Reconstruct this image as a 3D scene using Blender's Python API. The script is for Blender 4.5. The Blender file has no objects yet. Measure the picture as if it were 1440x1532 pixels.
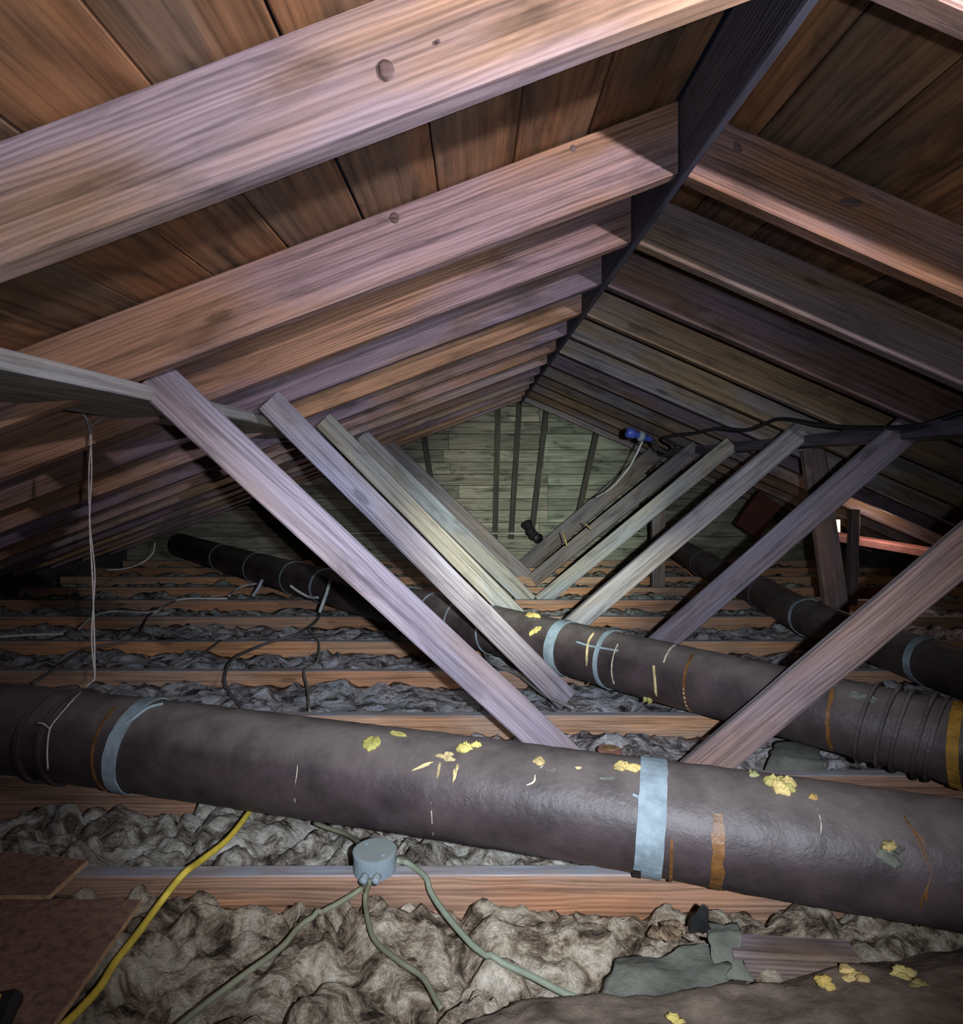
import bpy, math, random
from mathutils import Vector, Matrix, noise
random.seed(7)
C = bpy.context.scene.collection
S = bpy.context.scene

# ---------------------------------------------------------------- camera, world, lamps, exposure
F, XV, YV = 975.0, 709.0, 702.0           # focal length in pixels of a 1440 px wide frame; vanishing point of the ridge
cam_d = bpy.data.cameras.new('camera'); cam = bpy.data.objects.new('camera', cam_d); C.objects.link(cam)
cam.location = (0, 0, 0); cam.rotation_euler = (math.pi/2, 0, 0)
cam_d.sensor_fit = 'HORIZONTAL'; cam_d.sensor_width = 36; cam_d.lens = 36*F/1440
cam_d.shift_x = (720-XV)/1440; cam_d.shift_y = -(766-YV)/1440
cam_d.clip_start = .02
S.camera = cam
S.view_settings.view_transform = 'Standard'; S.view_settings.look = 'None'
S.view_settings.gamma = 1; S.view_settings.use_curve_mapping = False
S.view_settings.exposure = -0.08

w = bpy.data.worlds.new('world'); S.world = w; w.use_nodes = True
w.node_tree.nodes['Background'].inputs[0].default_value = (.5, .6, 1, 1)
w.node_tree.nodes['Background'].inputs[1].default_value = .004

def lamp(name, kind, loc, power, color, target=None, size=.02, spot=None, blend=.5):
    d = bpy.data.lights.new(name, kind); d.energy = power; d.color = color
    if kind == 'AREA': d.size = size
    else: d.shadow_soft_size = size
    if spot: d.spot_size = math.radians(spot); d.spot_blend = blend
    o = bpy.data.objects.new(name, d); C.objects.link(o); o.location = loc
    if target is not None: o.rotation_euler = (Vector(target)-Vector(loc)).to_track_quat('-Z', 'Y').to_euler()
    return o
# the photographer's torch (hot spot, halo and spill of one reflector) and a second lamp held higher at the right
TA = (.10, -.04, .02)
lamp('torch_hotspot', 'SPOT', TA, 640, (.90, 1.0, .92), (.42, 5.0, -.45), .012, 26, 1.0)
lamp('torch_halo', 'SPOT', TA, 190, (.80, .88, 1.0), (.16, 3.0, -.80), .012, 74, 1.0)
lamp('torch_spill', 'SPOT', TA, 17, (.80, .86, 1.0), (.1, 3.0, .1), .012, 150, .7)
lamp('hand_lamp', 'SPOT', (.76, 0, .43), 84, (.95, .90, 1.0), (-.10, 1.9, 1.05), .016, 122, 1.0)

# ---------------------------------------------------------------- helpers
def P(x, y, Y): return Vector(((x-XV)*Y/F, Y, (YV-y)*Y/F))          # point at depth Y
def G(x, y, Z=-.85):                                                # point on the level Z
    Y = F*Z/(YV-y); return Vector(((x-XV)*Y/F, Y, Z))
def tag(o, label=None, cat=None, group=None, kind=None):
    if label: o['label'] = label
    if cat: o['category'] = cat
    if group: o['group'] = group
    if kind: o['kind'] = kind
    return o
def link(name, verts, faces, mat, parent=None, origin=None, smooth=False, color=(1, 1, 1, 1)):
    verts = [Vector(v) for v in verts]
    if origin is None:
        n = len(verts); cx = sum(v.x for v in verts)/n; cy = sum(v.y for v in verts)/n
        origin = Vector((cx, cy, min(v.z for v in verts)))
    origin = Vector(origin)
    me = bpy.data.meshes.new(name); me.from_pydata([v-origin for v in verts], [], faces); me.materials.append(mat)
    if smooth:
        for p in me.polygons: p.use_smooth = True
    me.update()
    o = bpy.data.objects.new(name, me); C.objects.link(o); o.color = color
    if parent is not None: o.parent = parent; o.location = origin-parent.location
    else: o.location = origin
    return o
def empty(name, loc=(0, 0, 0)):
    o = bpy.data.objects.new(name, None); C.objects.link(o); o.location = loc; o.empty_display_size = .1; return o
def beam(name, p0, p1, t, h, up, mat, color=(1, 1, 1, 1), skew=(0, 0), parent=None, ch=.003, segs=6, warp=.0015):
    """timber: length p0-p1 along local x, thickness t along local y, depth h along local z"""
    p0 = Vector(p0); p1 = Vector(p1); d = p1-p0; L = d.length; d.normalize()
    up = Vector(up); z = (up-d*up.dot(d)).normalized(); y = z.cross(d)
    a, b = t/2, h/2
    sec = [(-a+ch, -b), (a-ch, -b), (a, -b+ch), (a, b-ch), (a-ch, b), (-a+ch, b), (-a, b-ch), (-a, -b+ch)]
    vs = []; rr = random.random()*99
    for i in range(segs+1):
        f = i/segs; oy = noise.noise((rr, f*3, 0))*warp*3 if 0 < i < segs else 0
        for (sy, sz) in sec:
            x = f*L + sz*(skew[0]*(1-f)+skew[1]*f)
            j = noise.noise((rr+sy*50, x*6, sz*50))*warp
            vs.append((x, sy+oy+j, sz+j))
    fs = [(i*8+k, (i+1)*8+k, (i+1)*8+(k+1) % 8, i*8+(k+1) % 8) for i in range(segs) for k in range(8)]
    fs.append(tuple(range(0, 8))); fs.append(tuple(segs*8+k for k in range(7, -1, -1)))
    me = bpy.data.meshes.new(name); me.from_pydata(vs, [], fs); me.materials.append(mat); me.update()
    o = bpy.data.objects.new(name, me); C.objects.link(o); o.color = color
    m = Matrix((d, y, z)).transposed()
    o.rotation_euler = m.to_euler()
    o.location = p0 if parent is None else p0-parent.location
    if parent is not None: o.parent = parent
    return o
def smooth_path(pts, n=8):
    pts = [Vector(p) for p in pts]; q = [pts[0]*2-pts[1]]+pts+[pts[-1]*2-pts[-2]]; out = []
    for i in range(1, len(q)-2):
        a, b, c, d = q[i-1:i+3]
        for k in range(n):
            t = k/n
            out.append(.5*((2*b)+(c-a)*t+(2*a-5*b+4*c-d)*t*t+(3*b-a-3*c+d)*t**3))
    out.append(pts[-1]); return out
def tube_data(path, r, seg=8, rfun=None, flat=1.0):
    vs = []; n = len(path); prev = None
    for i, p in enumerate(path):
        t = (path[min(i+1, n-1)]-path[max(i-1, 0)]).normalized()
        s = t.cross(Vector((0, 0, 1)))
        if s.length < .3: s = t.cross(Vector((0, 1, 0)))
        s.normalize()
        if prev is not None and s.dot(prev) < 0: s = -s
        prev = s; u = s.cross(t)
        for k in range(seg):
            a = 2*math.pi*k/seg; R = r if rfun is None else rfun(i, a, p)
            vs.append(p+s*math.cos(a)*R+u*math.sin(a)*R*flat)
    fs = [(i*seg+k, i*seg+(k+1) % seg, (i+1)*seg+(k+1) % seg, (i+1)*seg+k) for i in range(n-1) for k in range(seg)]
    fs.append(tuple(range(seg-1, -1, -1))); fs.append(tuple((n-1)*seg+k for k in range(seg)))
    return vs, fs
def cable(name, pts, r, mat, n=8, seg=7, flat=1.0, parent=None, color=(1, 1, 1, 1)):
    path = smooth_path(pts, n); vs, fs = tube_data(path, r, seg, None, flat)
    return link(name, vs, fs, mat, parent=parent, smooth=True, color=color)
def lerp(a, b, t): return a+(b-a)*t

# ---------------------------------------------------------------- materials
def nodes(name):
    m = bpy.data.materials.new(name); m.use_nodes = True; nt = m.node_tree
    return m, nt, nt.nodes['Principled BSDF']
def N(nt, typ, **kw):
    n = nt.nodes.new(typ)
    for k, v in kw.items():
        if k.startswith('i_'):
            key = k[2:]; n.inputs[int(key) if key.isdigit() else key.replace('_', ' ')].default_value = v
        else: setattr(n, k, v)
    return n
def ramp(nt, pts):
    r = nt.nodes.new('ShaderNodeValToRGB'); e = r.color_ramp.elements
    while len(e) < len(pts): e.new(.5)
    for el, (p, c) in zip(e, pts):
        el.position = p; el.color = (c, c, c, 1) if isinstance(c, (int, float)) else (*c, 1)
    return r
def mixc(nt, a, b, fac, mode='MIX'):
    m = nt.nodes.new('ShaderNodeMix'); m.data_type = 'RGBA'; m.blend_type = mode
    for sock, v, isf in ((m.inputs[6], a, 0), (m.inputs[7], b, 0), (m.inputs[0], fac, 1)):
        if hasattr(v, 'is_output'): nt.links.new(v, sock)
        elif isinstance(v, (int, float)): sock.default_value = v if isf else (v, v, v, 1)
        else: sock.default_value = (*v, 1)
    return m.outputs[2]
def coords(nt, scale, rnd=True):
    tc = N(nt, 'ShaderNodeTexCoord'); src = tc.outputs['Object']
    if rnd:
        oi = N(nt, 'ShaderNodeObjectInfo'); mu = N(nt, 'ShaderNodeMath', operation='MULTIPLY', i_1=37.0)
        nt.links.new(oi.outputs['Random'], mu.inputs[0])
        ad = N(nt, 'ShaderNodeVectorMath', operation='ADD'); nt.links.new(src, ad.inputs[0]); nt.links.new(mu.outputs[0], ad.inputs[1]); src = ad.outputs[0]
    vm = N(nt, 'ShaderNodeVectorMath', operation='MULTIPLY'); nt.links.new(src, vm.inputs[0]); vm.inputs[1].default_value = scale
    return vm.outputs[0]
def noise_n(nt, vec, scale, detail=4, rough=.55, dist=0):
    n = N(nt, 'ShaderNodeTexNoise'); n.inputs['Scale'].default_value = scale; n.inputs['Detail'].default_value = detail
    n.inputs['Roughness'].default_value = rough; n.inputs['Distortion'].default_value = dist
    nt.links.new(vec, n.inputs['Vector']); return n.outputs['Fac']
def dust(nt, base, col, lo=.45, hi=.85, amount=1.0):
    g = N(nt, 'ShaderNodeNewGeometry'); sx = N(nt, 'ShaderNodeSeparateXYZ'); nt.links.new(g.outputs['Normal'], sx.inputs[0])
    mr = N(nt, 'ShaderNodeMapRange'); mr.inputs[1].default_value = lo; mr.inputs[2].default_value = hi; mr.inputs[4].default_value = amount
    nt.links.new(sx.outputs[2], mr.inputs[0])
    nz = noise_n(nt, coords(nt, (1, 1, 1)), 14, 5, .6); r = ramp(nt, [(.35, .55), (.6, 1.0)]); nt.links.new(nz, r.inputs[0])
    mm = N(nt, 'ShaderNodeMath', operation='MULTIPLY'); nt.links.new(mr.outputs[0], mm.inputs[0]); nt.links.new(r.outputs[0], mm.inputs[1])
    return mixc(nt, base, col, mm.outputs[0])
def wood(name, base, aged, dark=.45, ringscale=34, knots=True, dusty=None, rough=.72, ring_amt=.5, bump=.25, stain=.35, grain=1.0):
    m, nt, b = nodes(name); L = nt.links.new
    oi = N(nt, 'ShaderNodeObjectInfo')
    streak = noise_n(nt, coords(nt, (1.1, 46, 46)), 1.9*grain, 9, .68)
    r1 = ramp(nt, [(.34, .40), (.47, .84), (.62, 1.18)]); L(streak, r1.inputs[0])
    # growth rings: bands across the width, bent by a slow noise along the length
    wv = N(nt, 'ShaderNodeTexWave', wave_type='BANDS', bands_direction='Z'); wv.inputs['Scale'].default_value = ringscale
    wv.inputs['Distortion'].default_value = 16; wv.inputs['Detail'].default_value = 2.5; wv.inputs['Detail Scale'].default_value = .35; wv.inputs['Detail Roughness'].default_value = .6
    L(coords(nt, (.16, 1, 1)), wv.inputs['Vector'])
    mk = noise_n(nt, coords(nt, (1.0, 7, 7)), 1.5, 4, .6); rm = ramp(nt, [(.40, .10), (.66, 1.0)]); L(mk, rm.inputs[0])
    r2 = ramp(nt, [(.0, 1-ring_amt), (.45, .97), (1, 1.05)]); L(wv.outputs['Fac'], r2.inputs[0])
    ag = noise_n(nt, coords(nt, (1.1, 4, 4)), 1.5, 3, .5); r3 = ramp(nt, [(.42, 0.0), (.57, 1.0)]); L(ag, r3.inputs[0])
    col = mixc(nt, base, aged, r3.outputs[0])
    col = mixc(nt, col, r1.outputs[0], .9, 'MULTIPLY')
    col = mixc(nt, col, r2.outputs[0], rm.outputs[0], 'MULTIPLY')
    st = noise_n(nt, coords(nt, (2.2, 9, 9)), 1.7, 5, .6, .6); r4 = ramp(nt, [(.30, 1-stain), (.5, 1.0)]); L(st, r4.inputs[0])
    col = mixc(nt, col, r4.outputs[0], 1.0, 'MULTIPLY')
    if knots:
        v = N(nt, 'ShaderNodeTexVoronoi'); v.inputs['Scale'].default_value = 1.0; L(coords(nt, (2.1, 7, 7)), v.inputs['Vector'])
        r5 = ramp(nt, [(.035, .22), (.055, .50), (.075, .42), (.10, .92), (.13, 1.0)]); L(v.outputs['Distance'], r5.inputs[0])
        col = mixc(nt, col, r5.outputs[0], .85, 'MULTIPLY')
    col = mixc(nt, col, oi.outputs['Color'], 1.0, 'MULTIPLY')
    if dusty: col = dust(nt, col, dusty)
    L(col, b.inputs['Base Color']); b.inputs['Roughness'].default_value = rough
    b.inputs['Specular IOR Level'].default_value = .3
    bp = N(nt, 'ShaderNodeBump'); bp.inputs['Strength'].default_value = bump; bp.inputs['Distance'].default_value = .004
    ad = N(nt, 'ShaderNodeMath', operation='ADD'); L(streak, ad.inputs[0]); L(wv.outputs['Fac'], ad.inputs[1]); L(ad.outputs[0], bp.inputs['Height'])
    L(bp.outputs[0], b.inputs['Normal']); return m
M = {}
M['rafter'] = wood('rafter_pine', (.47, .31, .21), (.44, .35, .39), ring_amt=.34, stain=.5)
M['brace'] = wood('brace_pine', (.46, .38, .33), (.42, .39, .41), ring_amt=.30, knots=True, stain=.4, dusty=(.44, .46, .52))
M['joist'] = wood('joist_fir', (.50, .28, .165), (.42, .29, .22), ring_amt=.3, dusty=(.30, .31, .34), stain=.3)
M['sheath'] = wood('sheathing', (.42, .21, .10), (.30, .19, .12), ring_amt=.35, stain=.6, ringscale=20, rough=.65)
M['gable'] = wood('gable_siding', (.44, .40, .31), (.30, .29, .22), ring_amt=.3, stain=.7, ringscale=26, rough=.8)
M['darkwood'] = wood('dark_timber', (.16, .14, .13), (.12, .11, .12), ring_amt=.3, stain=.4)

def simple(name, col, rough=.6, spec=.4, ns=0, namt=.3, bump=0, bscale=30, obj_color=False, dusty=None, scale=(1, 1, 1), emit=None, metal=0, sheen=0):
    m, nt, b = nodes(name); L = nt.links.new
    c = None
    nz = noise_n(nt, coords(nt, scale), ns or 8, 6, .62)
    r = ramp(nt, [(.3, 1-namt), (.65, 1+namt*.5)]); L(nz, r.inputs[0]); c = mixc(nt, col, r.outputs[0], 1.0, 'MULTIPLY')
    if obj_color:
        oi = N(nt, 'ShaderNodeObjectInfo'); c = mixc(nt, c, oi.outputs['Color'], 1.0, 'MULTIPLY')
    if dusty: c = dust(nt, c, dusty[0], dusty[1], dusty[2], dusty[3])
    L(c, b.inputs['Base Color']); b.inputs['Roughness'].default_value = rough; b.inputs['Specular IOR Level'].default_value = spec
    b.inputs['Metallic'].default_value = metal
    if bump:
        bp = N(nt, 'ShaderNodeBump'); bp.inputs['Strength'].default_value = bump; bp.inputs['Distance'].default_value = .006
        bn = noise_n(nt, coords(nt, scale), bscale, 6, .65); L(bn, bp.inputs['Height']); L(bp.outputs[0], b.inputs['Normal'])
    if emit: b.inputs['Emission Color'].default_value = (*emit[0], 1); b.inputs['Emission Strength'].default_value = emit[1]
    return m
M['duct'] = simple('tarred_duct_wrap', (.062, .044, .045), .5, .5, 7, .6, .55, 24, dusty=((.18, .155, .138), .40, .98, .85))
M['tape'] = simple('pale_cloth_tape', (.28, .345, .38), .65, .25, 14, .45, .25, 60)
M['seam'] = simple('amber_glue', (.17, .075, .022), .42, .5, 30, .6, .4, 60)
M['crack'] = simple('cream_crack', (.62, .55, .42), .6, .3, 60, .6, .3, 80)
M['foam'] = simple('yellow_foam', (.62, .50, .25), .75, .3, 22, .55, .8, 60, obj_color=True)
M['box'] = simple('grey_box', (.23, .28, .31), .55, .4, 25, .25, .1, 60, dusty=((.27, .30, .27), .6, .9, .8))
M['wire'] = simple('cable_sheath', (1, 1, 1), .6, .35, 12, .3, .1, 60, obj_color=True)
M['string'] = simple('old_string', (.55, .50, .46), .85, .1, 80, .4)
M['yellow'] = simple('yellow_cord', (.80, .60, .08), .5, .4, 40, .25, .3, 90, scale=(1, 1, 1))
M['osb'] = simple('chipboard', (.30, .175, .125), .8, .2, 70, .5, .4, 90)
M['osb_edge'] = simple('chipboard_edge', (.58, .36, .20), .8, .2, 90, .4, .4, 90)
M['kraft'] = simple('kraft_paper', (.19, .145, .11), .8, .2, 12, .55, .7, 35)
M['flap'] = simple('grey_paper', (.15, .155, .125), .85, .2, 9, .55, .8, 30)
M['blue'] = simple('blue_plastic', (.06, .10, .42), .35, .5, 30, .3)
M['black'] = simple('black_rubber', (.02, .02, .022), .5, .4, 30, .3)
M['rose'] = simple('rose_timber', (.62, .27, .20), .7, .3, 20, .3, .2, 40, obj_color=True)
M['red'] = simple('rusty_metal', (.42, .20, .15), .6, .4, 40, .5, .3, 60)
M['day'] = simple('daylit_wood_glow', (1, .9, .7), 1, 0, 5, .0, emit=((1, .86, .62), 2.2))  # emission imitates daylight falling on eave wood, no real opening
M['base'] = simple('plaster_lath', (.10, .09, .085), .9, .1, 6, .4, .4, 20)
def wool():
    m, nt, b = nodes('mineral_wool'); L = nt.links.new
    n1 = noise_n(nt, coords(nt, (1, 1.4, 1), False), 11, 9, .74, .9); r = ramp(nt, [(.38, (.045, .035, .028)), (.46, (.26, .205, .155)), (.53, (.52, .455, .365)), (.66, (.74, .69, .61))]); L(n1, r.inputs[0])
    n2 = noise_n(nt, coords(nt, (1, 2.6, 1), False), 60, 6, .75, .7); r2 = ramp(nt, [(.33, .45), (.55, 1.05)]); L(n2, r2.inputs[0])
    c = mixc(nt, r.outputs[0], r2.outputs[0], .85, 'MULTIPLY')
    oi = N(nt, 'ShaderNodeObjectInfo'); c = mixc(nt, c, oi.outputs['Color'], 1.0, 'MULTIPLY')
    L(c, b.inputs['Base Color']); b.inputs['Roughness'].default_value = .95; b.inputs['Specular IOR Level'].default_value = .1
    bp = N(nt, 'ShaderNodeBump'); bp.inputs['Strength'].default_value = .9; bp.inputs['Distance'].default_value = .020
    n3 = noise_n(nt, coords(nt, (1, 1, 1), False), 38, 8, .7, .5); n4 = noise_n(nt, coords(nt, (1, 1.6, 1), False), 130, 4, .7, 1.0); am = N(nt, 'ShaderNodeMath', operation='MULTIPLY_ADD', i_1=.35); L(n4, am.inputs[0]); L(n3, am.inputs[2]); L(am.outputs[0], bp.inputs['Height']); L(bp.outputs[0], b.inputs['Normal']); return m
M['wool'] = wool()

# ---------------------------------------------------------------- roof
RX, RZ = .425, .617                       # lower edge of the ridge
SL, SR = .377, .437                       # slopes of the two sides
GY = 6.2                                  # gable
ZF = -.82                                 # top of the joists
def zl(x): return RZ-SL*(RX-x)            # underside of the left rafters
def zr(x): return RZ-SR*(x-RX)
NTH = ['nearest', 'second', 'third', 'fourth', 'fifth', 'sixth', 'seventh', 'eighth', 'ninth', 'tenth', 'eleventh', 'twelfth', 'thirteenth', 'last']
ry = [.776+.021]+[1.354+.021+.406*k for k in range(12)]
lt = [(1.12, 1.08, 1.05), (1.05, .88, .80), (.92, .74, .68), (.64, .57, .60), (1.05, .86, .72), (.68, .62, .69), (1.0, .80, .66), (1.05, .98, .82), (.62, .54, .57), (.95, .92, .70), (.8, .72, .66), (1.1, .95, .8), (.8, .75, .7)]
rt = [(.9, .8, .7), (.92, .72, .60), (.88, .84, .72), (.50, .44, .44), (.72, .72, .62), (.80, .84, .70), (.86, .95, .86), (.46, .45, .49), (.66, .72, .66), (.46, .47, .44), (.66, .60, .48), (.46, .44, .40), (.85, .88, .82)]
ldesc = ['pale tan and lavender', 'pinkish tan knotty', 'reddish brown', 'dull purplish', 'light orange-tan', 'greyish lavender', 'brownish pink', 'pale straw', 'dark plum', 'yellowish', 'muted brown', 'pale', 'thin-looking brown']
rdesc = ['barely seen', 'warm brown half-shaded', 'grey-brown stained', 'dark brown', 'grey-tan', 'olive-tan', 'whitish stained', 'dark slate', 'grey mottled', 'dark olive', 'brown', 'dark', 'pale grey']
def rafter(side, i, y):
    s = SL if side < 0 else SR; ang = math.atan(s); h = .15*math.cos(ang)
    x0 = .4235 if side < 0 else .4455; x1 = -3.25 if side < 0 else 3.55
    zf = zl if side < 0 else zr
    up = Vector((side*math.sin(ang), 0, math.cos(ang)))
    # centre line is the lower edge lifted by half of the vertical depth; ends cut plumb
    p0 = Vector((x0, y, zf(x0)+.075)); p1 = Vector((x1, y, zf(x1)+.075))
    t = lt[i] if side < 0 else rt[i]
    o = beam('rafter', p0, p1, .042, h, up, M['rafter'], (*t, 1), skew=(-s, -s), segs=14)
    sd = 'left' if side < 0 else 'right'; de = (ldesc if side < 0 else rdesc)[i]
    tag(o, f'{de} rafter, {NTH[i]} from the viewer on the {sd} roof slope', 'rafter', f'rafters on the {sd} roof slope')
    return o
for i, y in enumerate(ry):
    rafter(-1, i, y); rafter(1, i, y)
rb = beam('ridge_board', (.4345, .1, RZ+.068), (.4345, GY-.01, RZ+.068), .018, .160, (0, 0, 1), M['darkwood'], (.9, 1.0, 1.3, 1), segs=20)
tag(rb, 'thin dark bluish ridge board running along the peak of the roof between the rafters', 'ridge board')

ceil = tag(empty('ceiling', (RX, 3, RZ)), kind='structure')
for side in (-1, 1):
    s = SL if side < 0 else SR; ang = math.atan(s)
    d = Vector((side*math.cos(ang), 0, -math.sin(ang))); up = Vector((side*math.sin(ang), 0, math.cos(ang)))
    top = Vector((RX if side < 0 else .444, 0, RZ+.153))
    edges = [0.0, .030]+[.030+.168*k for k in range(1, 25)] if side < 0 else [0.0]+[.34-.17+.17*k for k in range(0, 24)]
    for k in range(len(edges)-1):
        a, b = edges[k]+.0015, edges[k+1]-.0015
        if side < 0 and k == 0: a = .0
        if b-a < .01: continue
        ys = [.2]
        yy = .2+random.choice([1.6, 2.4, 3.2])
        while yy < GY-.6: ys.append(yy+.0); yy += random.choice([1.6, 2.0, 2.4])
        ys.append(GY)
        for j in range(len(ys)-1):
            c = top+d*((a+b)/2)+up*(.011+random.uniform(0, .004))
            v = random.uniform(.65, 1.15); hue = random.uniform(-.08, .08)
            beam('sheathing_board', c+Vector((0, ys[j]+.0015, 0)), c+Vector((0, ys[j+1]-.0015, 0)), b-a, .02, up, M['sheath'], (v*(1+hue), v, v*(1-hue), 1), parent=ceil, segs=4, ch=.0025)

# purlins laid flat under the rafters
pl = beam('purlin', (-.83, .3, zl(-.83)+.01-.055), (-.83, GY-.3, zl(-.83)+.01-.055), .24, .033, (-.06, 0, 1), M['brace'], (1.1, 1.2, 1.12, 1), segs=16)
pl.location.z = .160
tag(pl, 'long grey flat purlin under the left rafters, running away from the left edge', 'purlin', 'purlins')
pr = beam('purlin', (1.56, .3, .128), (1.56, GY-.3, .128), .18, .05, (0, 0, 1), M['darkwood'], (1.1, 1.15, 1.4, 1), segs=16)
tag(pr, 'long dark purlin under the right rafters, running away from the right edge', 'purlin', 'purlins')

# ---------------------------------------------------------------- braces (V struts from the middle of the floor to the purlins)
def brace(top, foot, color, label, h=.09, t=.04, mat='brace', ext=0.0):
    d = (foot-top).normalized()
    o = beam('brace', foot+d*ext, top, t, h, (0, .0, 1), M[mat], (*color, 1), segs=10, ch=.004)
    tag(o, label, 'brace', 'slanting braces between floor and purlins'); return o
brace(P(228, 563, 1.46), P(862, 1150, 1.78), (.80, .74, .84), 'nearest brace on the left, greyish lavender, ending behind the big front duct')
brace(P(402, 600, 2.08), P(846, 1046, 2.30), (.74, .76, .92), 'second brace on the left, bluish grey, ending beside the white-strapped duct', h=.083)
brace(P(484, 629, 2.86), P(815, 965, 2.90), (.86, .92, .82), 'third brace on the left, pale grey-tan, foot hidden behind the middle duct', h=.083)
brace(P(540, 652, 4.05), P(792, 900, 4.15), (.92, 1.04, 1.0), 'fourth brace on the left, pale greenish grey, thin', h=.10)
brace(P(572, 658, 5.09), P(790, 866, 4.98), (.62, .60, .58), 'fifth brace on the left, dark brownish grey, farthest away', h=.11)
brace(P(1700, 605, 1.45), P(1035, 1162, 1.78), (.74, .58, .57), 'nearest brace on the right, reddish grey, leaving through the right edge', h=.092)
brace(P(1368, 632, 2.25), P(905, 1035, 2.70), (.42, .39, .46), 'second brace on the right, dark grey, landing behind the middle duct', h=.095)
brace(P(1200, 643, 2.93), P(818, 968, 3.0), (.80, .82, .80), 'third brace on the right, grey, pale near its foot', h=.09)
brace(P(1095, 664, 3.72), P(808, 900, 4.2), (.85, .95, .90), 'fourth brace on the right, pale green-grey toward its foot', h=.09)
brace(P(1044, 668, 4.35), P(798, 867, 4.93), (.52, .50, .47), 'fifth brace on the right, brownish grey', h=.10)
brace(P(988, 672, 5.25), P(795, 838, 5.75), (.50, .48, .46), 'sixth brace on the right, farthest, under the blue cord connector', h=.13, ext=.10)

# short posts at the right
o = beam('post', P(1260, 980, 3.3), P(1215, 672, 3.3), .04, .115, (1, 0, 0), M['brace'], (.60, .46, .42, 1)); tag(o, 'short leaning brown post at the right under the purlin', 'post', 'posts')
o = beam('post', P(1273, 905, 4.0), P(1277, 762, 4.0), .05, .05, (1, 0, 0), M['darkwood'], (1, .9, .9, 1)); tag(o, 'thin dark post at the right beside the lit rose plank', 'post', 'posts')
o = beam('post', P(984, 880, 4.6), P(984, 762, 4.6), .05, .09, (1, 0, 0), M['brace'], (.5, .46, .42, 1)); tag(o, 'short dim post between the third and fourth right braces', 'post', 'posts')

# ---------------------------------------------------------------- gable wall
wall = tag(empty('wall_back', (.4, GY+.03, ZF)), kind='structure')
k = 0; z = -1.0
while z < .80:
    hgt = random.uniform(.105, .15); z2 = min(z+hgt, .80)
    def xl_at(zz): return max((zz-(RZ+.14))/SL+RX, -4.2)
    def xr_at(zz): return min(RX-(zz-(RZ+.14))/SR, 4.2)
    a0, b0, a1, b1 = xl_at(z), xr_at(z), xl_at(z2), xr_at(z2)
    if b1 < a1: a1 = b1 = (a1+b1)/2
    cuts = [None, random.uniform(-.6, .1), random.choice([.62, .70, .66]), None]
    for j in range(3):
        L0 = a0 if cuts[j] is None else cuts[j]+.002; L1 = a1 if cuts[j] is None else cuts[j]+.002
        R0 = b0 if cuts[j+1] is None else cuts[j+1]-.002; R1 = b1 if cuts[j+1] is None else cuts[j+1]-.002
        L1 = max(L1, a1) if cuts[j] is not None else L1; R1 = min(R1, b1) if cuts[j+1] is not None else R1
        L0 = max(L0, a0); R0 = min(R0, b0)
        if R0-L0 < .03: continue
        if R1 < L1: L1 = R1 = (L1+R1)/2
        y0 = GY+.004+random.uniform(0, .006)
        vs = [(L0, y0-.012, z+.002), (R0, y0-.012, z+.002), (R1, y0, z2-.004), (L1, y0, z2-.004), (L0, y0+.02, z+.002), (R0, y0+.02, z+.002), (R1, y0+.02, z2-.004), (L1, y0+.02, z2-.004)]
        fs = [(0, 1, 2, 3), (5, 4, 7, 6), (4, 0, 3, 7), (1, 5, 6, 2), (3, 2, 6, 7), (4, 5, 1, 0)]
        v = random.uniform(.7, 1.15); gr = 1.12 if j == 2 else 1.0
        link('plank', vs, fs, M['gable'], parent=wall, color=(v, v*gr, v*(1.05 if j == 2 else .95), 1))
    z = z2
for (xt, yt, xb, yb) in [(745, 608, 740, 808), (777, 598, 764, 806), (817, 612, 794, 806), (893, 640, 858, 800), (634, 652, 655, 790), (980, 678, 950, 800), (560, 690, 590, 800)]:
    beam('stud', P(xb, yb, GY-.045), P(xt, yt, GY-.045), .075, .05, (1, 0, 0), M['darkwood'], (.55, .55, .42, 1), parent=wall)
o = beam('trim_1', (-1.2, GY-.07, -.60), (2.2, GY-.07, -.60), .06, .02, (0, 0, 1), M['gable'], (1.3, 1.35, 1.3, 1)); tag(o, kind='structure')

# ---------------------------------------------------------------- floor: joists, insulation between them
fl = link('floor', [(-4.2, .2, -1.02), (4.4, .2, -1.02), (4.4, GY+.1, -1.02), (-4.2, GY+.1, -1.02), (-4.2, .2, -1.0), (4.4, .2, -1.0), (4.4, GY+.1, -1.0), (-4.2, GY+.1, -1.0)],
          [(0, 3, 2, 1), (4, 5, 6, 7), (0, 1, 5, 4), (1, 2, 6, 5), (2, 3, 7, 6), (3, 0, 4, 7)], M['base']); tag(fl, kind='structure')
jy = [.86, 1.332, 1.76, 2.185, 2.665, 3.115, 3.635, 4.095, 4.53, 4.98, 5.42, 5.86]
jt = [(1, 1, 1), (.86, .72, .62), (.82, .68, .6), (1.12, 1.08, 1.0), (1.0, .92, .85), (1.15, 1.0, .8), (.95, .88, .8), (.9, .8, .72), (1.05, .95, .8), (1.2, 1.1, .9), (.9, .85, .75), (1, .95, .85)]
jd = ['hidden under the chipboard', 'with the round grey box on it', 'mostly hidden behind the front duct', 'bright orange, just behind the front duct', 'orange-brown', 'yellow-orange', 'reddish', 'reddish brown', 'dull orange', 'pale', 'dim', 'dim, in front of the gable']
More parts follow.
